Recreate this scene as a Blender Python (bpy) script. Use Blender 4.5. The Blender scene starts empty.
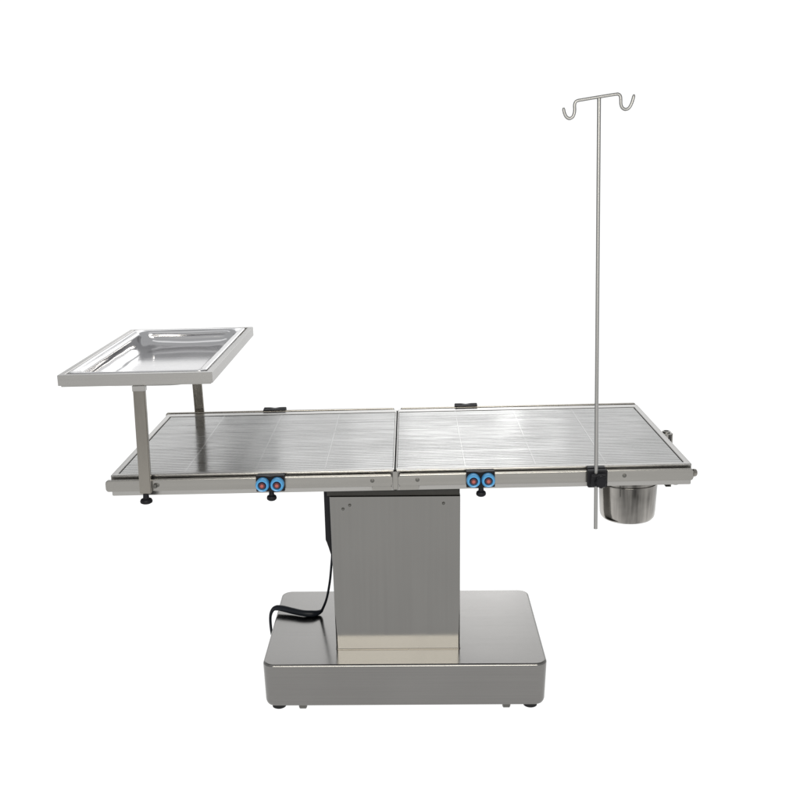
import bpy, bmesh, math, random
from mathutils import Vector, Matrix
random.seed(7)
R = math.radians
S = bpy.context.scene
C = S.collection

# ---------------------------------------------------------------- camera
cam_data = bpy.data.cameras.new('camera')
cam = bpy.data.objects.new('camera', cam_data)
C.objects.link(cam)
cam_data.sensor_width = 36.0
cam_data.lens = 36.0 * 1034.9 / 800.0
cam_data.clip_start = 0.05
cam_data.clip_end = 200
cam.matrix_world = (Matrix.Rotation(R(0.5279), 4, 'Z') @ Matrix.Translation((0.0027, -2.4962, 1.2533))
                    @ Matrix.Rotation(R(90 - 13.2217), 4, 'X') @ Matrix.Rotation(R(-0.5869), 4, 'Z'))
S.camera = cam

# ---------------------------------------------------------------- world, lamps, exposure
world = bpy.data.worlds.new('World')
S.world = world
world.use_nodes = True
bg = world.node_tree.nodes['Background']
bg.inputs['Color'].default_value = (0.97, 0.985, 1.0, 1)
bg.inputs['Strength'].default_value = 0.6
S.view_settings.view_transform = 'Standard'
S.view_settings.look = 'None'
S.view_settings.exposure = 0
S.view_settings.gamma = 1
S.view_settings.use_curve_mapping = False


def added_panel(name, loc, target, sx, sy, radiance, col=(1, 1, 1)):
    d = bpy.data.lights.new(name, 'AREA')
    d.shape = 'RECTANGLE'
    d.size, d.size_y = sx, sy
    d.energy = radiance * math.pi * sx * sy
    d.color = col
    o = bpy.data.objects.new(name, d)
    C.objects.link(o)
    o.location = loc
    o.rotation_euler = (Vector(target) - Vector(loc)).to_track_quat('-Z', 'Y').to_euler()
    return o


added_panel('added_panel_front', (0.05, -3.75, 1.95), (0, -0.2, 0.3), 2.0, 1.15, 12.5, (1.0, 0.965, 0.885))  # unseen warm panel added for the bright band at the column foot
# unseen panels added behind the backdrop for tabletop reflections, brightest near the middle
for x0, x1, rad in ((-4.9, -3.1, 1.0), (-2.2, -1.05, 1.2), (-1.04, -0.16, 1.9), (-0.15, 1.36, 3.1), (1.37, 1.74, 4.6), (1.75, 2.45, 2.2), (2.46, 3.7, 1.2), (3.71, 5.0, 0.7)):
    added_panel('added_panel_rear', ((x0 + x1) / 2, 13.6, 4.7), ((x0 + x1) / 2, 5, 4.4), x1 - x0, 2.2, rad)
added_panel('added_panel_rear_high', (0, 13.9, 7.9), (0, 5, 7.5), 16, 4.6, 1.0)  # unseen panel added to lift the tone of the base top
added_panel('added_panel_overhead', (-1.5, -0.7, 3.6), (-1.5, -0.4, 0.8), 2.2, 1.2, 0.6)  # unseen panel added for bright bands in the tray walls


# ---------------------------------------------------------------- materials
def nodes(name):
    m = bpy.data.materials.new(name)
    m.use_nodes = True
    nt = m.node_tree
    return m, nt, nt.nodes['Principled BSDF']


def steel(name, col, rough, aniso=0.0, grain='x', streak=0.12, bump=0.02, tangent=(1, 0, 0), fine=260.0, rvar=0.08):
    """brushed stainless: fine streaks along the grain modulate tint, roughness and relief"""
    m, nt, b = nodes(name)
    N, L = nt.nodes.new, nt.links.new
    tc = N('ShaderNodeTexCoord')
    mp = N('ShaderNodeMapping')
    s = {'x': (2.5, fine, fine), 'y': (fine, 2.5, fine), 'z': (fine, fine, 2.5)}[grain]
    mp.inputs['Scale'].default_value = s
    L(tc.outputs['Object'], mp.inputs['Vector'])
    n1 = N('ShaderNodeTexNoise'); n1.inputs['Scale'].default_value = 1.0; n1.inputs['Detail'].default_value = 3
    L(mp.outputs[0], n1.inputs['Vector'])
    n2 = N('ShaderNodeTexNoise'); n2.inputs['Scale'].default_value = 5.0; n2.inputs['Detail'].default_value = 4
    L(tc.outputs['Object'], n2.inputs['Vector'])
    mix = N('ShaderNodeMath'); mix.operation = 'ADD'
    L(n1.outputs['Fac'], mix.inputs[0]); L(n2.outputs['Fac'], mix.inputs[1])
    mr = N('ShaderNodeMapRange')
    mr.inputs['From Min'].default_value = 0.7; mr.inputs['From Max'].default_value = 1.3
    mr.inputs['To Min'].default_value = 1 - streak; mr.inputs['To Max'].default_value = 1 + streak
    L(mix.outputs[0], mr.inputs['Value'])
    vm = N('ShaderNodeVectorMath'); vm.operation = 'SCALE'
    vm.inputs[0].default_value = col
    L(mr.outputs[0], vm.inputs['Scale'])
    L(vm.outputs[0], b.inputs['Base Color'])
    mr2 = N('ShaderNodeMapRange')
    mr2.inputs['From Min'].default_value = 0.7; mr2.inputs['From Max'].default_value = 1.3
    mr2.inputs['To Min'].default_value = max(0.02, rough - rvar); mr2.inputs['To Max'].default_value = rough + rvar
    L(mix.outputs[0], mr2.inputs['Value'])
    L(mr2.outputs[0], b.inputs['Roughness'])
    b.inputs['Metallic'].default_value = 1.0
    if aniso:
        b.inputs['Anisotropic'].default_value = aniso
        cx = N('ShaderNodeCombineXYZ')
        for i in range(3):
            cx.inputs[i].default_value = tangent[i]
        L(cx.outputs[0], b.inputs['Tangent'])
    if bump:
        bp = N('ShaderNodeBump'); bp.inputs['Strength'].default_value = 1.0; bp.inputs['Distance'].default_value = bump * 0.01
        L(n2.outputs['Fac'], bp.inputs['Height'])
        L(bp.outputs[0], b.inputs['Normal'])
    return m


def plastic(name, col, rough=0.4, spec=0.5, noise=0.15):
    m, nt, b = nodes(name)
    N, L = nt.nodes.new, nt.links.new
    tc = N('ShaderNodeTexCoord')
    n = N('ShaderNodeTexNoise'); n.inputs['Scale'].default_value = 90; n.inputs['Detail'].default_value = 3
    L(tc.outputs['Object'], n.inputs['Vector'])
    mr = N('ShaderNodeMapRange'); mr.inputs['To Min'].default_value = 1 - noise; mr.inputs['To Max'].default_value = 1 + noise
    L(n.outputs['Fac'], mr.inputs['Value'])
    vm = N('ShaderNodeVectorMath'); vm.operation = 'SCALE'; vm.inputs[0].default_value = col
    L(mr.outputs[0], vm.inputs['Scale']); L(vm.outputs[0], b.inputs['Base Color'])
    b.inputs['Roughness'].default_value = rough
    b.inputs['Specular IOR Level'].default_value = spec
    return m


M_BASE = steel('brushed_steel_base', (0.200, 0.195, 0.188), 0.20, streak=0.05, bump=0.025, rvar=0.03, grain='x')
M_COL = steel('brushed_steel_column', (0.193, 0.189, 0.180), 0.14, streak=0.03, bump=0.015, rvar=0.03, fine=120, grain='z')
M_TOP = steel('brushed_steel_slats', (0.295, 0.295, 0.288), 0.20, aniso=0.75, tangent=(0, 1, 0), streak=0.12, bump=0.0, fine=120)
M_RAIL = steel('brushed_steel_rail', (0.275, 0.267, 0.25), 0.24, streak=0.05, bump=0.008, rvar=0.03, fine=150)
M_FRAME = steel('steel_frame', (0.34, 0.333, 0.32), 0.27, streak=0.05, bump=0.008, rvar=0.03, fine=150)
M_POST = steel('steel_post', (0.25, 0.235, 0.21), 0.25, streak=0.05, bump=0.008, rvar=0.03, fine=150, grain='z')
M_ROD = steel('steel_rod', (0.31, 0.308, 0.30), 0.42, streak=0.02, bump=0.0, rvar=0.01, fine=40, grain='z')
M_MIRROR = steel('polished_steel', (0.6, 0.6, 0.6), 0.05, streak=0.03, bump=0.0, rvar=0.02)
M_PAN = steel('polished_pan_steel', (0.55, 0.545, 0.55), 0.115, streak=0.03, bump=0.03, rvar=0.03)
M_BUCKET = steel('bucket_steel_reflection_bands', (0.235, 0.225, 0.21), 0.12, streak=1.1, bump=0.0, rvar=0.04, grain='z', fine=34)  # strong vertical tint bands paint dark and bright reflections into the colour
M_BLACK = plastic('black_plastic', (0.006, 0.006, 0.008), 0.5, spec=0.18)
M_RUBBER = plastic('black_rubber', (0.010, 0.010, 0.011), 0.6, spec=0.2)
M_CORD = plastic('black_cord', (0.007, 0.009, 0.013), 0.42, spec=0.2)
M_BLUE = plastic('blue_plastic', (0.06, 0.27, 0.52), 0.3, noise=0.05)
M_RED = plastic('red_plastic', (0.33, 0.075, 0.06), 0.35, noise=0.05)
M_DRED = plastic('dark_red_plastic', (0.045, 0.010, 0.022), 0.35, noise=0.05)
M_DARK = steel('dark_gap_steel', (0.12, 0.118, 0.11), 0.45, streak=0.05, bump=0.0)

M_COLLAR = plastic('dark_collar', (0.035, 0.034, 0.031), 0.5, spec=0.2)
M_FLOOR, nt, b = nodes('grey_studio_floor')
n = nt.nodes.new('ShaderNodeTexNoise'); n.inputs['Scale'].default_value = 3; n.inputs['Detail'].default_value = 6
tc = nt.nodes.new('ShaderNodeTexCoord'); nt.links.new(tc.outputs['Object'], n.inputs['Vector'])
r = nt.nodes.new('ShaderNodeValToRGB')
r.color_ramp.elements[0].color = (0.36, 0.355, 0.34, 1); r.color_ramp.elements[1].color = (0.44, 0.43, 0.41, 1)
nt.links.new(n.outputs['Fac'], r.inputs['Fac']); nt.links.new(r.outputs['Color'], b.inputs['Base Color'])
b.inputs['Roughness'].default_value = 0.7
# sweep made to glow by itself, an added glow that keeps the ground shadowless
M_SWEEP, nt, b = nodes('glowing_white_sweep')
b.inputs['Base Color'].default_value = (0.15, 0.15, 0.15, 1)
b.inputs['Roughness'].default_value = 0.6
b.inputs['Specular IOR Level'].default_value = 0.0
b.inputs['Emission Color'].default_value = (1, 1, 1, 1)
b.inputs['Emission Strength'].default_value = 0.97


# ---------------------------------------------------------------- helpers
def link(name, bm, mat, parent=None, smooth=35, mat_local=None):
    bmesh.ops.recalc_face_normals(bm, faces=bm.faces)
    me = bpy.data.meshes.new(name)
    bm.to_mesh(me); bm.free()
    me.materials.append(mat)
    if smooth:
        for p in me.polygons:
            p.use_smooth = True
        me.set_sharp_from_angle(angle=R(smooth))
    o = bpy.data.objects.new(name, me)
    C.objects.link(o)
    if smooth:
        wn = o.modifiers.new('weighted_normals', 'WEIGHTED_NORMAL')
        wn.keep_sharp = True
        wn.weight = 100
    if parent:
        o.parent = parent
    if mat_local is not None:
        o.matrix_local = mat_local
    return o


def thing(name, label, cat, loc=(0, 0, 0), rot=(0, 0, 0), group=None):
    o = bpy.data.objects.new(name, None)
    o.empty_display_size = 0.05
    C.objects.link(o)
    o.location = loc; o.rotation_euler = rot
    o['label'] = label; o['category'] = cat
    if group:
        o['group'] = group
    return o


def box(bm, x0, x1, y0, y1, z0, z1, bev=0.0, seg=2):
    t = bmesh.new()
    bmesh.ops.create_cube(t, size=1)
    bmesh.ops.scale(t, vec=(x1 - x0, y1 - y0, z1 - z0), verts=t.verts)
    bmesh.ops.translate(t, vec=((x0 + x1) / 2, (y0 + y1) / 2, (z0 + z1) / 2), verts=t.verts)
    if bev:
        bmesh.ops.bevel(t, geom=t.edges[:], offset=bev, segments=seg, affect='EDGES', profile=0.5)
    merge(bm, t)
    return bm


def merge(bm, t, mat=None):
    if mat is not None:
        bmesh.ops.transform(t, matrix=mat, verts=t.verts)
    mp = {v: bm.verts.new(v.co) for v in t.verts}
    for f in t.faces:
        try:
            bm.faces.new([mp[v] for v in f.verts])
        except ValueError:
            pass
    t.free()


def rrect(x0, x1, y0, y1, r, n=6):
    pts = []
    for cx, cy, a in ((x1 - r, y1 - r, 0), (x0 + r, y1 - r, 90), (x0 + r, y0 + r, 180), (x1 - r, y0 + r, 270)):
        for i in range(n + 1):
            t = R(a + 90 * i / n)
            pts.append((cx + r * math.cos(t), cy + r * math.sin(t)))
    return pts


def loft(bm, loops, cap0=True, cap1=True, closed=True):
    vs = [[bm.verts.new(p) for p in lp] for lp in loops]
    for a, b in zip(vs, vs[1:]):
        n = len(a)
        for i in range(n if closed else n - 1):
            j = (i + 1) % n
            bm.faces.new((a[i], a[j], b[j], b[i]))
    if cap0:
        bm.faces.new(list(reversed(vs[0])))
    if cap1:
        bm.faces.new(vs[-1])
    return vs


def smooth_path(pts, sub=8):
    pts = [Vector(p) for p in pts]
    out = []
    for i in range(len(pts) - 1):
        p0 = pts[max(i - 1, 0)]; p1 = pts[i]; p2 = pts[i + 1]; p3 = pts[min(i + 2, len(pts) - 1)]
        for k in range(sub):
            t = k / sub
            out.append(0.5 * ((2 * p1) + (p2 - p0) * t + (2 * p0 - 5 * p1 + 4 * p2 - p3) * t * t
                              + (-p0 + 3 * p1 - 3 * p2 + p3) * t ** 3))
    out.append(pts[-1])
    return out


def tube(bm, path, rad, n=14, flat=1.0):
    """round tube along path; rad may be a list; flat squashes it along z"""
    path = [Vector(p) for p in path]
    if not isinstance(rad, (list, tuple)):
        rad = [rad] * len(path)
    loops = []
    up = Vector((0, 0, 1))
    prev = None
    for i, p in enumerate(path):
        d = (path[min(i + 1, len(path) - 1)] - path[max(i - 1, 0)]).normalized()
        if prev is None:
            a = d.cross(up)
            if a.length < 0.1:
                a = d.cross(Vector((0, 1, 0)))
        else:
            a = prev - d * prev.dot(d)
        a.normalize(); prev = a
        b = d.cross(a)
        loops.append([p + (a * math.cos(2 * math.pi * k / n) + b * math.sin(2 * math.pi * k / n) * flat) * rad[i] for k in range(n)])
    loft(bm, loops)
    return bm


def lathe(bm, prof, axis='z', n=32, origin=(0, 0, 0)):
    """prof: (radius, height) pairs; closed with caps when the radius is > 0 at the ends"""
    loops = []
    for r_, h in prof:
        lp = []
        for k in range(n):
            a = 2 * math.pi * k / n
            c, s = r_ * math.cos(a), r_ * math.sin(a)
            if axis == 'z':
                p = (c, s, h)
            elif axis == 'y':
                p = (c, h, s)
            else:
                p = (h, c, s)
            lp.append(tuple(p[i] + origin[i] for i in range(3)))
        loops.append(lp)
    loft(bm, loops)
    return bm


# ---------------------------------------------------------------- setting
bm = bmesh.new()
vs = [bm.verts.new(p) for p in ((-40, -25, 0), (40, -25, 0), (40, 30, 0), (-40, 30, 0))]
bm.faces.new(vs)
o = link('floor', bm, M_FLOOR, smooth=0); o['kind'] = 'structure'
o.location.z = -0.010

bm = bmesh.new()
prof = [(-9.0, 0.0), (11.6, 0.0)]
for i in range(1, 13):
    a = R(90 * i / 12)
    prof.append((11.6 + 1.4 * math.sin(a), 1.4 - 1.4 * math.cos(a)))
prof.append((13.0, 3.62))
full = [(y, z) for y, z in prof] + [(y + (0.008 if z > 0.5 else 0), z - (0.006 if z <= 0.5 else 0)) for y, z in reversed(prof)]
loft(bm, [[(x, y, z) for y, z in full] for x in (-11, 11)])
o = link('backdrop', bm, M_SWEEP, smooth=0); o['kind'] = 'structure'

# ---------------------------------------------------------------- the table
ZT = 0.5737
TILT = R(0.7713)
MT = Matrix.Translation((0, 0, ZT)) @ Matrix.Rotation(-TILT, 4, 'Y')     # frame of the slightly tilted top


def T(x, y, z):
    return tuple(MT @ Vector((x, y, z)))


BH = 0.1197
table = thing('operating_table', 'long stainless steel two-section operating table on a square column and heavy flat base', 'table', (0.01, -0.116, 0))
INV = Matrix.Translation((-0.01, 0.116, 0))
MTL = INV @ MT

# base
bm = bmesh.new()
X0, X1, Y0, Y1 = -0.318, 0.3385, -0.3255, 0.0935
lp = []
for z, ins in ((0.017, 0.016), (0.015, 0.006), (0.018, 0.0045), (0.024, 0.003)):
    lp.append([(x, y, z) for x, y in rrect(X0 + ins, X1 - ins, Y0 + ins, Y1 - ins, 0.026 - ins * 0.5, 8)])
for i in range(7):
    a = R(90 * i / 6); rb = 0.0055
    ins = rb * (1 - math.cos(a)); z = BH - rb + rb * math.sin(a)
    lp.append([(x, y, z) for x, y in rrect(X0 + ins, X1 - ins, Y0 + ins, Y1 - ins, 0.026 - ins * 0.5, 8)])
loft(bm, lp)
base = link('base', bm, M_BASE, table, mat_local=INV, smooth=28)
for fx, fy, m_, rr, nm in ((-0.285, -0.296, M_RUBBER, 0.016, 'foot'), (0.303, -0.296, M_RUBBER, 0.016, 'foot'),
                           (-0.285, 0.06, M_RUBBER, 0.016, 'foot'), (0.303, 0.06, M_RUBBER, 0.016, 'foot')):
    bm = bmesh.new()
    lathe(bm, [(0.004, 0.018), (rr * .8, 0.0179), (rr, 0.008), (rr, 0.002), (rr * .85, 0.0005), (0.004, 0.0004)], origin=(fx, fy, 0))
    link(nm, bm, m_, base)
for fx in (-0.228, 0.246):
    for fy in (-0.305, 0.055):
        bm = bmesh.new()
        lathe(bm, [(0.002, -0.009), (0.011, -0.009), (0.014, -0.007), (0.014, 0.007), (0.011, 0.009), (0.002, 0.009)], axis='x', origin=(fx, fy, 0.0146))
        link('caster', bm, M_DARK, base)

# column
KX0, KX1, KY0, KY1 = -0.1525, 0.1405, -0.248, 0.052
bm = bmesh.new()
loft(bm, [[(x, y, z) for x, y in rrect(KX0 - dx, KX1, KY0, KY1, 0.004, 4)] for z, dx in ((BH - 0.0008, -0.001), (0.4985, 0.0062))])
column = link('column', bm, M_COL, table, mat_local=INV)
for sx, sz in ((-0.128, 0.470), (-0.1125, 0.479), (0.102, 0.482)):
    bm = bmesh.new()
    lathe(bm, [(0.0005, -0.0025), (0.0022, -0.0025), (0.0034, -0.0012), (0.0036, 0.001)], axis='y', n=16, origin=(sx, KY0, sz))
    link('screw', bm, M_DARK, column)
bm = bmesh.new()
box(bm, KX0 - 0.012, KX1 - 0.001, KY0 + 0.006, KY1 - 0.004, 0.4990, 0.5215, 0.001, 1)
link('collar', bm, M_COLLAR, table, mat_local=INV)
# folded flange where the column meets the base plate
bm = bmesh.new()
e = 0.0012
loft(bm, [[(x, y, z) for x, y in rrect(KX0 + 0.0010 - d, KX1 + d, KY0 - d, KY1 + d, 0.005, 4)] for z, d in ((BH - 0.0005, e), (BH + 0.0016, e), (BH + 0.0026, 0.0002))])
link('column_flange', bm, M_POST, table, mat_local=INV)
# controller housing on the column's left flank
bm = bmesh.new()
sec = [(-0.1735, 0.5205), (-0.1575, 0.5205), (-0.1545, 0.335), (-0.158, 0.340), (-0.1665, 0.376), (-0.172, 0.384)]
loft(bm, [[(x, y, z) for x, z in sec] for y in (-0.225, -0.10)])
bmesh.ops.bevel(bm, geom=bm.edges[:], offset=0.0015, segments=2, affect='EDGES')
link('control_box', bm, M_BLACK, table, mat_local=INV)

SEAM = -0.0075
PITCH_BAR = 0.158


def section(x0, x1, bars, seam_side):
    """one half of the top: tray-like body, raised rim, recessed slatted panel"""
    bm = bmesh.new()
    g = 0.0010
    yo = 0.2835
    rimf, rimb, rims, rimi = 0.0125, 0.028, 0.013, 0.003
    L_, R_ = (x0, x1 - g) if seam_side > 0 else (x0 + g, x1)
    wl = rims if seam_side > 0 else rimi
    wr = rimi if seam_side > 0 else rims
    zin = -0.007
    # outer skin with rolled edge and down-turned flange
    def ring(ins, z, rr=0.004):
        return [(x, y, z) for x, y in rrect(L_ + ins, R_ - ins, -yo + ins, yo - ins, max(rr, 0.0008), 3)]
    inner = [(x, y) for x, y in rrect(L_ + wl, R_ - wr, -yo + rimf, yo - rimb, 0.0035, 3)]
    lps = [ring(0.012, -0.0478), ring(0.0005, -0.0478), ring(0, -0.0465), ring(0, -0.0022), ring(0.0006, -0.0008), ring(0.002, 0.0)]
    lps.append([(x, y, 0.0) for x, y in inner])
    cxm, cym = (L_ + R_) / 2, 0
    lps.append([(x + (0.001 if x < cxm else -0.001), y + (0.001 if y < cym else -0.001), -0.0015) for x, y in inner])
    lps.append([(x + (0.001 if x < cxm else -0.001), y + (0.001 if y < cym else -0.001), zin) for x, y in inner])
    loft(bm, lps, cap0=True, cap1=True)
    fr = link('tabletop_section', bm, M_FRAME, table, mat_local=MTL, smooth=30)
    # slats along the length; each strip between cross bars sits at a slightly different angle
    bm = bmesh.new()
    gap = 0.0042
    a0, a1 = L_ + wl + gap, R_ - wr - (0.0015 if seam_side > 0 else gap)
    if seam_side < 0:
        a0 = L_ + wl + 0.0015
    b0, b1 = -yo + rimf + gap, yo - rimb - gap
    n = 56
    p = (b1 - b0) / n
    w = p * 0.93
    xs = [a0] + [x for x in bars if a0 < x < a1] + [a1]
    for j in range(n):
        yc = b0 + (j + 0.5) * p
        base_t = random.gauss(0, 0.007)
        zj = random.gauss(0, 0.00006)
        nseg = 26
        tl = None
        prev = None
        for k in range(nseg + 1):
            x = a0 + (a1 - a0) * k / nseg
            if k % 2 == 0:
                tl = base_t + random.gauss(0, 0.005)
            hz = math.tan(tl) * w / 2
            z = -0.0012 + zj
            cur = [bm.verts.new(v) for v in ((x, yc - w / 2, z - 0.0005 - hz), (x, yc - w / 2 + 0.0007, z - hz),
                                             (x, yc + w / 2 - 0.0007, z + hz), (x, yc + w / 2, z - 0.0005 + hz))]
            if prev:
                for q in range(3):
                    bm.faces.new((prev[q], cur[q], cur[q + 1], prev[q + 1]))
            prev = cur
    link('slatted_panel', bm, M_TOP, fr, smooth=30)
    for x in bars:
        bm = bmesh.new()
        box(bm, x - 0.0016, x + 0.0016, b0, b1, -0.0035, -0.0008, 0.0003, 1)
        link('crossbar', bm, M_TOP, fr)
    return fr


sec_l = section(-0.6455, SEAM, (SEAM - 3 * PITCH_BAR, SEAM - 2 * PITCH_BAR, SEAM - PITCH_BAR), +1)
sec_r = section(SEAM, 0.6535, (SEAM + PITCH_BAR, SEAM + 2 * PITCH_BAR, SEAM + 3 * PITCH_BAR), -1)


def rail(x0, x1, yc, screws, seam_side, dz=0.0):
    """flat accessory bar standing off the edge, its ends rounded"""
    bm = bmesh.new()
    t = 0.0055
    zt_, zb = -0.0065 + dz, -0.0325 + dz
    def outline(x, k):
        return [(x, yc - t * k, zb + t * .35), (x, yc - t * .75 * k, zb), (x, yc + t * .75 * k, zb), (x, yc + t * k, zb + t * .35),
                (x, yc + t * k, zt_ - t * .35), (x, yc + t * .75 * k, zt_), (x, yc - t * .75 * k, zt_), (x, yc - t * k, zt_ - t * .35)]
    # rounded in elevation: the end outline shrinks vertically
    loops = []
    zc = (zt_ + zb) / 2; hh = (zt_ - zb) / 2
    er = 0.006
    def sl(x, f, k):
        return [(px, py, zc + (pz - zc) * f) for px, py, pz in outline(x, k)]
    st = []
    for i in range(7):
        a = R(90 * i / 6)
        st.append((x0 + er * (1 - math.sin(a)), 1 - (er / hh) * (1 - math.cos(R(90 - 90 * i / 6))) , 1))
    seq = []
    for i in range(7):
        a = 90 * i / 6
        dx = er * (1 - math.sin(R(a))); f = 1 - er / hh * (1 - math.sin(R(a))) if False else 1 - er / hh * (1 - math.cos(R(90 - a)))
        seq.append((er * (1 - math.cos(R(a))), 1 - (er / hh) * (1 - math.sin(R(a)))))
    for dx, f in seq:
        loops.append(sl(x0 + dx, f, 1))
    for dx, f in reversed(seq):
        loops.append(sl(x1 - dx, f, 1))
    loft(bm, loops)
    ro = link('side_rail', bm, M_RAIL if yc < 0 else M_POST, table, mat_local=MTL, smooth=40)  # far rails take darker steel, standing in for a dark reflection
    s = -1 if yc < 0 else 1
    if x1 > 0.3:
        bm = bmesh.new()
        lathe(bm, [(0.001, 0.0), (0.0088, 0.0), (0.0088, 0.003), (0.0075, 0.0068), (0.0045, 0.0088), (0.0005, 0.0095)], axis='x', n=24, origin=(x1 + 0.0002, yc, -0.0165))
        link('end_cap', bm, M_POST, ro)
    for sx in screws:
        bm = bmesh.new()
        y = yc + s * t
        lathe(bm, [(0.0008, s * 0.0016), (0.0025, s * 0.0016), (0.0042, s * 0.0011), (0.0048, -s * 0.0005)], axis='y', n=18, origin=(sx, y, -0.0185 + dz))
        link('screw', bm, M_DARK, ro)
        bm = bmesh.new()
        ya, yb = sorted((yc - s * t, s * 0.2832))
        box(bm, sx - 0.007, sx + 0.007, ya, yb, -0.027, -0.011)
        link('standoff', bm, M_FRAME, ro)
    return ro


rail(-0.652, -0.0135, -0.2975, (-0.536, -0.058), 1)
rail(-0.0005, 0.6525, -0.2975, (0.042, 0.50), -1)
rail(-0.652, -0.0155, 0.2975, (-0.56, -0.05), 1, 0.0075)
rail(0.0005, 0.6525, 0.2975, (0.05, 0.56), -1, 0.0075)
# hinge lugs under the rail ends next to the seam
for xa, xb in ((-0.060, -0.0150), (0.001, 0.046)):
    bm = bmesh.new()
    pts = rrect(xa, xb, -0.0462, -0.0365, 0.004, 4)
    loft(bm, [[(x, y, z) for x, z in pts] for y in (-0.2882, -0.2837)])
    link('hinge_lug', bm, M_RAIL, table, mat_local=MTL)
# hinge plate closing the seam on both long sides
for s in (-1, 1):
    bm = bmesh.new()
    ya, yb = sorted((s * 0.2837, s * 0.2862))
    box(bm, -0.0132, -0.0012, ya, yb, -0.046, -0.004, 0.0006, 1)
    link('hinge_plate', bm, M_RAIL, table, mat_local=MTL)
# underside beam
bm = bmesh.new()
box(bm, -0.30, 0.29, -0.235, 0.20, -0.0515, -0.0482)
link('support_plate', bm, M_DARK, table, mat_local=MTL)
# socket bracket on the right end
bm = bmesh.new()
box(bm, 0.6545, 0.690, 0.030, 0.055, -0.020, -0.016, 0.0008, 1)
box(bm, 0.686, 0.690, 0.030, 0.055, -0.046, -0.0202, 0.0008, 1)
tb = bmesh.new()
lathe(tb, [(0.0065, -0.052), (0.0095, -0.052), (0.0095, -0.012), (0.0065, -0.012), (0.0065, -0.051)], n=24)
bmesh.ops.translate(tb, vec=(0.676, 0.0425, 0), verts=tb.verts)
merge(bm, tb)
link('socket_bracket', bm, M_RAIL, table, mat_local=MTL)

# ---------------------------------------------------------------- rail clamps
GR = 'black rail clamps with blue knobs'


def clamp(label, u, side, dz=0.0):
    s = -1 if side == 'front' else 1
    loc = T(u, s * 0.3035, -0.0185 + dz)
    root = thing('rail_clamp', label, 'clamp', loc, (0, -TILT * (1 if s < 0 else -1), 0 if s < 0 else math.pi), GR)
    # body: block with two soft humps and a lip that hooks over the rail
    bm = bmesh.new()
    top = 0.0195
    pts = [(-0.0305, -0.0168), (0.0305, -0.0168), (0.0315, -0.0158), (0.0315, 0.0175)]
    for i in range(17):
        x = 0.030 - 0.060 * i / 16
        pts.append((x, top - 0.0016 + 0.0016 * abs(math.cos((x / 0.030 - 1) * math.pi / 2 * 1.0)) ** 1.0 if False else top - 0.0018 * math.exp(-(x / 0.009) ** 2)))
    pts += [(-0.0315, 0.0175), (-0.0315, -0.0158)]
    loft(bm, [[(x, y, z) for x, z in pts] for y in (-0.009, 0.0)])
    box(bm, -0.0310, 0.0310, 0.0001, 0.0145, 0.0135, 0.0180, 0.001, 1)
    link('clamp_body', bm, M_BLACK, root)
    for kx in (-0.0163, 0.0163):
        bm = bmesh.new()
        o_ = (kx, -0.009, 0.0012)
        lathe(bm, [(0.0149, 0.0), (0.0152, -0.004), (0.0150, -0.012), (0.0138, -0.0155), (0.0118, -0.0172), (0.0098, -0.0165),
                   (0.0086, -0.0135), (0.0080, -0.0085)], axis='y', n=36, origin=o_)
        kb = link('blue_knob', bm, M_BLUE, root)
        bm = bmesh.new()
        lathe(bm, [(0.0078, -0.0086), (0.0078, -0.0150), (0.0070, -0.0163), (0.0046, -0.0163), (0.0043, -0.0150)], axis='y', n=28, origin=o_)
        link('knob_ring', bm, M_DRED, kb)
        bm = bmesh.new()
        lathe(bm, [(0.0042, -0.0140), (0.0042, -0.0172), (0.0030, -0.0186), (0.0005, -0.0190)], axis='y', n=24, origin=o_)
        link('red_cap', bm, M_RED, kb)
    bm = bmesh.new()
    lathe(bm, [(0.001, -0.0385), (0.0075, -0.0385), (0.0105, -0.0360), (0.0112, -0.0325), (0.0100, -0.0285), (0.0062, -0.0260), (0.0052, -0.0170)],
          n=24, origin=(0.001, -0.0045, 0))
    link('locking_screw', bm, M_BLACK, root)
    return root


clamp('black clamp with two blue red-centred knobs on the front rail of the left section', -0.2835, 'front')
clamp('black clamp with two blue red-centred knobs on the front rail near the column\'s right edge', 0.1815, 'front')
clamp('black clamp block rising just above the far rail of the left section', -0.349, 'back', 0.006)
clamp('black clamp block rising just above the far rail of the right section', 0.183, 'back', 0.006)

# ---------------------------------------------------------------- instrument tray holder on two posts
TX0, TX1, TY0, TY1, TZ = -0.7365, -0.3985, -0.3005, 0.3145, 0.2346
MTT = MT
stand = thing('tray_holder', 'rectangular steel tray frame held above the left end of the table on two flat posts', 'tray holder', T(-0.556, -0.303, -0.03))
INS = Matrix.Translation(-Vector(T(-0.556, -0.303, -0.03)))
bm = bmesh.new()
fw = 0.0135


def fl(ins, z, rr):
    return [(x, y, z) for x, y in rrect(TX0 + ins, TX1 - ins, TY0 + ins, TY1 - ins, rr, 3)]


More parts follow.
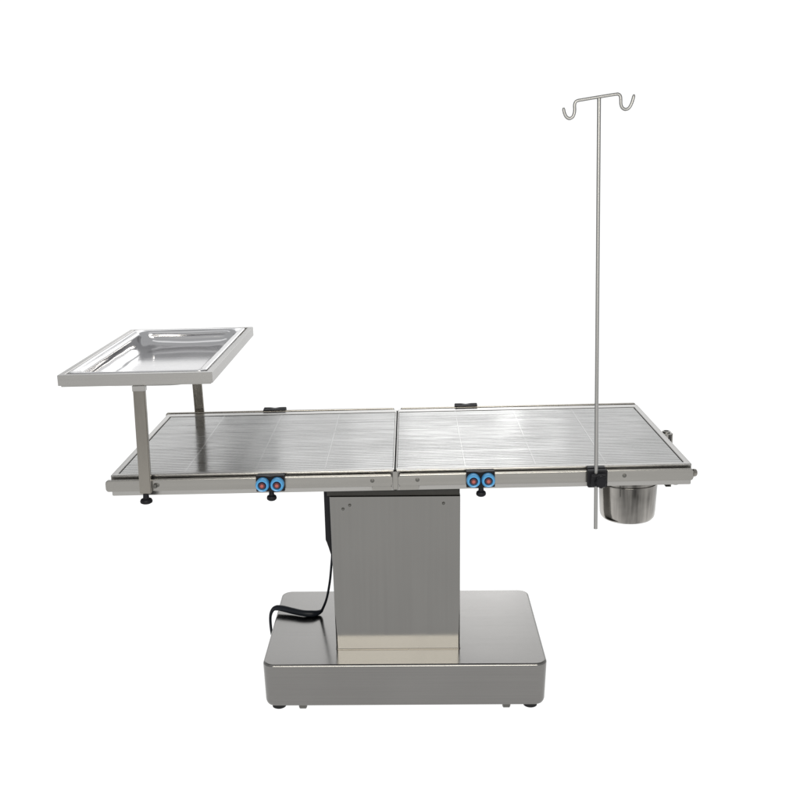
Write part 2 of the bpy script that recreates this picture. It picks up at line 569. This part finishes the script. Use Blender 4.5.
vs = loft(bm, [fl(0.005, TZ - 0.0270, .0015), fl(0.005, TZ - 0.0235, .0015), fl(0, TZ - 0.0235, .0015), fl(0, TZ - 0.001, .0015), fl(0.001, TZ, .0015), fl(fw - .001, TZ, .0015), fl(fw, TZ - .001, .0015),
               fl(fw, TZ - 0.0205, .0015), fl(fw + .006, TZ - .0205, .0015), fl(fw + .006, TZ - .0270, .0015), fl(0.005, TZ - 0.0270, .0015)], cap0=False, cap1=False)
bmesh.ops.remove_doubles(bm, verts=bm.verts, dist=1e-5)
link('tray_frame', bm, M_FRAME, stand, mat_local=INS @ MTT, smooth=30)
for s, yb in ((-1, -0.3105), (1, 0.3125)):
    bm = bmesh.new()
    xa, xb = -0.5745, -0.5480
    yy0, yy1 = (yb - 0.006, yb + 0.006) if s < 0 else (yb - 0.006, yb + 0.006)
    zt_ = TZ - 0.0272
    # the post narrows slightly to its foot
    lp = []
    for z, a, b2, dy in ((zt_, xa, xb, -s * 0.018), (-0.034, xa + 0.001, xb, 0)):
        lp.append([(a, yy0 + dy, z), (b2, yy0 + dy, z), (b2, yy1 + dy, z), (a, yy1 + dy, z)])
    loft(bm, lp)
    bmesh.ops.bevel(bm, geom=bm.edges[:], offset=0.0016, segments=2, affect='EDGES')
    po = link('post', bm, M_POST, stand, mat_local=INS @ MTT)
    bm = bmesh.new()
    box(bm, xa - 0.0012, xb + 0.0012, yb - s * 0.018 - 0.0075, yb - s * 0.018 + 0.0075, TZ - 0.0400, TZ - 0.0272, 0.001, 1)
    link('post_socket', bm, M_FRAME, po)
    bm = bmesh.new()
    xk = -0.5610
    yk = yb - 0.002
    lathe(bm, [(0.001, -0.0570), (0.0095, -0.0570), (0.0132, -0.0548), (0.0138, -0.0510), (0.0120, -0.0472), (0.0070, -0.0450), (0.0060, -0.0343)],
          n=28, origin=(xk, yk, 0))
    link('locking_knob', bm, M_BLACK, po)
    if s < 0:
        bm = bmesh.new()
        box(bm, -0.5440, -0.5375, yb + 0.002, yb + 0.007, -0.0245, -0.0150, 0.0008, 1)
        link('clip', bm, M_DARK, po)

# the pan
pan = thing('instrument_tray', 'shallow mirror-polished steel tray with rounded corners lying in the raised frame', 'tray', T(-0.5675, 0.007, TZ - 0.02))
INP = Matrix.Translation(-Vector(T(-0.5675, 0.007, TZ - 0.02)))
bm = bmesh.new()
pr = []   # inset, depth
o0 = fw + 0.0035
pr += [(o0 + 0.001, -0.006, .016), (o0, -0.0005, .016), (o0 + .0015, 0.0012, .016), (o0 + .004, 0.0016, .017), (o0 + .010, 0.0010, .020)]
for i in range(9):
    a = R(90 * i / 8)
    pr.append((o0 + .0125 + 0.012 * math.sin(a) * .8, -0.0035 - 0.010 * (1 - math.cos(a)) + 0.003, .022 + .010 * i / 8))
for i in range(1, 19):
    a = R(90 * i / 18)
    pr.append((o0 + .0221 + 0.040 * (1 - math.cos(a)) ** 1.15, -0.0105 - 0.0315 * math.sin(a), .032 + .016 * i / 18))
pr.append((o0 + .064, -0.0421, .048))
dense = []
for a, b2 in zip(pr, pr[1:]):
    dense.append(a)
dense.append(pr[-1])
loops = []
for ins, z, rr in dense:
    lp = []
    corners = rrect(TX0 + ins, TX1 - ins, TY0 + ins, TY1 - ins, rr, 8)
    # subdivide the straight runs so the hand-beaten waviness has vertices to move
    out = []
    n = len(corners)
    for i in range(n):
        p, q = Vector((*corners[i], 0)), Vector((*corners[(i + 1) % n], 0))
        k = 14 if i % 9 == 8 else 1
        for j in range(k):
            out.append(p.lerp(q, j / k))
    for p in out:
        f = max(0.0, min(1.0, (ins - o0 - .008) / .02)) * max(0.0, min(1.0, (o0 + .062 - ins) / .02))
        wob = 0.0010 * f * (math.sin(p.x * 38 + 1.3) * math.cos(p.y * 23 + .4) + .6 * math.sin(p.y * 51 + p.x * 17))
        lp.append((p.x, p.y, TZ + z + wob))
    loops.append(lp)
vs = [[bm.verts.new(p) for p in lp] for lp in loops]
for a, b2 in zip(vs, vs[1:]):
    m = len(a)
    for i in range(m):
        j = (i + 1) % m
        bm.faces.new((a[i], a[j], b2[j], b2[i]))
bm.faces.new(vs[-1])
po = link('pan', bm, M_PAN, pan, mat_local=INP @ MTT, smooth=60)
sm = po.modifiers.new('thickness', 'SOLIDIFY'); sm.thickness = 0.0008; sm.offset = -1
pan_o = po

# ---------------------------------------------------------------- infusion pole
pole = thing('infusion_pole', 'tall thin steel infusion pole with two hooks clamped to the front rail at right', 'infusion pole', T(0.4395, -0.3245, -0.11))
IP = Matrix.Translation(-Vector(T(0.4395, -0.3245, -0.11)))
bot = Vector((0.4365, -0.3247, 0.4465)); topp = Vector((0.4175, -0.2990, 1.3655))
bm = bmesh.new()
tube(bm, [bot, bot + (topp - bot) * .001, bot.lerp(topp, .5), topp], 0.0041, n=20)
link('rod', bm, M_ROD, pole, mat_local=IP)
yk = -0.2990
CY = yk
hook_pts = [(0.3450, CY, 1.3490), (0.3468, CY, 1.3395), (0.3510, CY, 1.3310), (0.3575, CY, 1.3272), (0.3640, CY, 1.3300), (0.3672, CY, 1.3370),
            (0.3680, CY, 1.3450), (0.3675, CY, 1.3530), (0.3690, CY, 1.3590), (0.3735, CY, 1.3622),
            (0.3850, CY, 1.3642), (0.4180, CY, 1.3692), (0.4500, CY, 1.3738), (0.4560, CY, 1.3738), (0.4600, CY, 1.3705), (0.4612, CY, 1.3640),
            (0.4620, CY, 1.3540), (0.4650, CY, 1.3475), (0.4712, CY, 1.3440), (0.4780, CY, 1.3462), (0.4830, CY, 1.3540), (0.4862, CY, 1.3640), (0.4880, CY, 1.3735)]
cxh = 0.4175
path = smooth_path([(x + 0.0005, y, z - 0.001) for x, y, z in hook_pts], 6)
bm = bmesh.new()
n_ = len(path)
rad = [0.0034 * min(1.0, 0.55 + 0.45 * min(i, n_ - 1 - i) / 3) for i in range(n_)]
tube(bm, path, rad, n=14)
link('hook_bar', bm, M_ROD, pole, mat_local=IP)
# clamp of the pole
bm = bmesh.new()
box(bm, 0.4165, 0.4600, -0.3195, -0.3035, -0.0400, -0.0005, 0.003, 2)
box(bm, 0.4185, 0.4580, -0.3034, -0.2880, -0.0045, 0.0015, 0.001, 1)
box(bm, 0.4215, 0.4555, -0.3345, -0.3197, -0.0335, -0.0060, 0.004, 2)
cl = link('clamp', bm, M_BLACK, pole, mat_local=IP @ MT)
bm = bmesh.new()
t = bmesh.new()
pts = []
for k in range(48):
    a = 2 * math.pi * k / 48
    rr = 0.0125 * (1 + 0.08 * math.cos(a * 8))
    pts.append((rr * math.cos(a), rr * math.sin(a)))
loft(bm, [[(0.4415 + x * f, y, -0.0205 + z * f) for x, z in pts] for y, f in ((-0.3347, .7), (-0.3349, 1), (-0.3440, 1), (-0.3462, .85))])
link('clamp_knob', bm, M_BLACK, cl)

# ---------------------------------------------------------------- bucket under the right end
BX, BY = 0.5335, -0.185
bucket = thing('drain_bucket', 'small round stainless bucket hanging under the right end of the table', 'bucket', T(BX, BY, -0.167))
IB = Matrix.Translation(-Vector(T(BX, BY, -0.167)))
bm = bmesh.new()
outer = [(0.001, -0.1580), (0.040, -0.1580), (0.052, -0.1572), (0.0585, -0.1545), (0.0620, -0.1500), (0.0635, -0.1440), (0.0645, -0.1310), (0.0668, -0.0860), (0.0676, -0.0690), (0.0696, -0.0682), (0.0700, -0.0670), (0.0696, -0.0658), (0.0678, -0.0650), (0.0680, -0.0560),
         (0.0745, -0.0550), (0.0755, -0.0535), (0.0745, -0.0520), (0.0675, -0.0523), (0.0655, -0.0850), (0.0625, -0.1440), (0.050, -0.1555), (0.001, -0.1560)]
lathe(bm, outer, n=64, origin=(BX, BY, 0))
link('bucket_wall', bm, M_BUCKET, bucket, mat_local=IB @ MT, smooth=50)
# sliding hanger that carries the bucket's rim
for sgn, xr in ((1, 0.4525), (-1, 0.6145)):
    bm = bmesh.new()
    pts = [(0, -0.0485), (0, -0.0600), (0.012, -0.0600), (0.012, -0.0580), (0.0025, -0.0580), (0.0025, -0.0485)]
    loft(bm, [[(xr + sgn * x, y, z) for x, z in pts] for y in (-0.262, -0.10)])
    link('bucket_rail', bm, M_DARK, table, mat_local=MTL)
bm = bmesh.new()
lathe(bm, [(0.001, -0.062), (0.008, -0.062), (0.0095, -0.060), (0.0095, -0.052), (0.008, -0.0482)], n=20, origin=(0.630, -0.235, 0))
link('levelling_bolt', bm, M_DARK, table, mat_local=MTL)

# ---------------------------------------------------------------- power cord
cord = thing('power_cord', 'black power cord hanging from the column\'s left side and looping over the base edge', 'cord', (-0.2066, -0.05, BH))
IC = Matrix.Translation((0.2066, 0.05, -BH))
bm = bmesh.new()
key = [((-0.1645, -0.150, 0.350), .0032), ((-0.1630, -0.150, 0.325), .0034), ((-0.1665, -0.148, 0.290), .0030), ((-0.1720, -0.140, 0.245), .0030),
       ((-0.1830, -0.115, 0.190), .0030), ((-0.1980, -0.075, 0.143), .0034), ((-0.2040, -0.058, 0.1300), .0050), ((-0.2120, -0.060, 0.1268), .0068),
       ((-0.2260, -0.066, 0.1275), .0086), ((-0.2480, -0.066, 0.1290), .0080), ((-0.2750, -0.055, 0.1300), .0082), ((-0.3000, -0.045, 0.1320), .0080),
       ((-0.3180, -0.040, 0.1320), .0070), ((-0.3285, -0.043, 0.1275), .0048), ((-0.3330, -0.055, 0.1150), .0036), ((-0.3300, -0.075, 0.0950), .0034),
       ((-0.3250, -0.085, 0.0700), .0034), ((-0.3225, -0.075, 0.040), .0034), ((-0.320, -0.040, 0.012), .0034), ((-0.300, 0.02, 0.0045), .0034),
       ((-0.24, 0.07, 0.0045), .0034)]
P = smooth_path([k[0] for k in key], 8)
rr = []
for i in range(len(key) - 1):
    for k in range(8):
        rr.append(key[i][1] + (key[i + 1][1] - key[i][1]) * k / 8)
rr.append(key[-1][1])
tube(bm, P, rr, n=14)
link('cable', bm, M_CORD, cord, mat_local=IC, smooth=60)
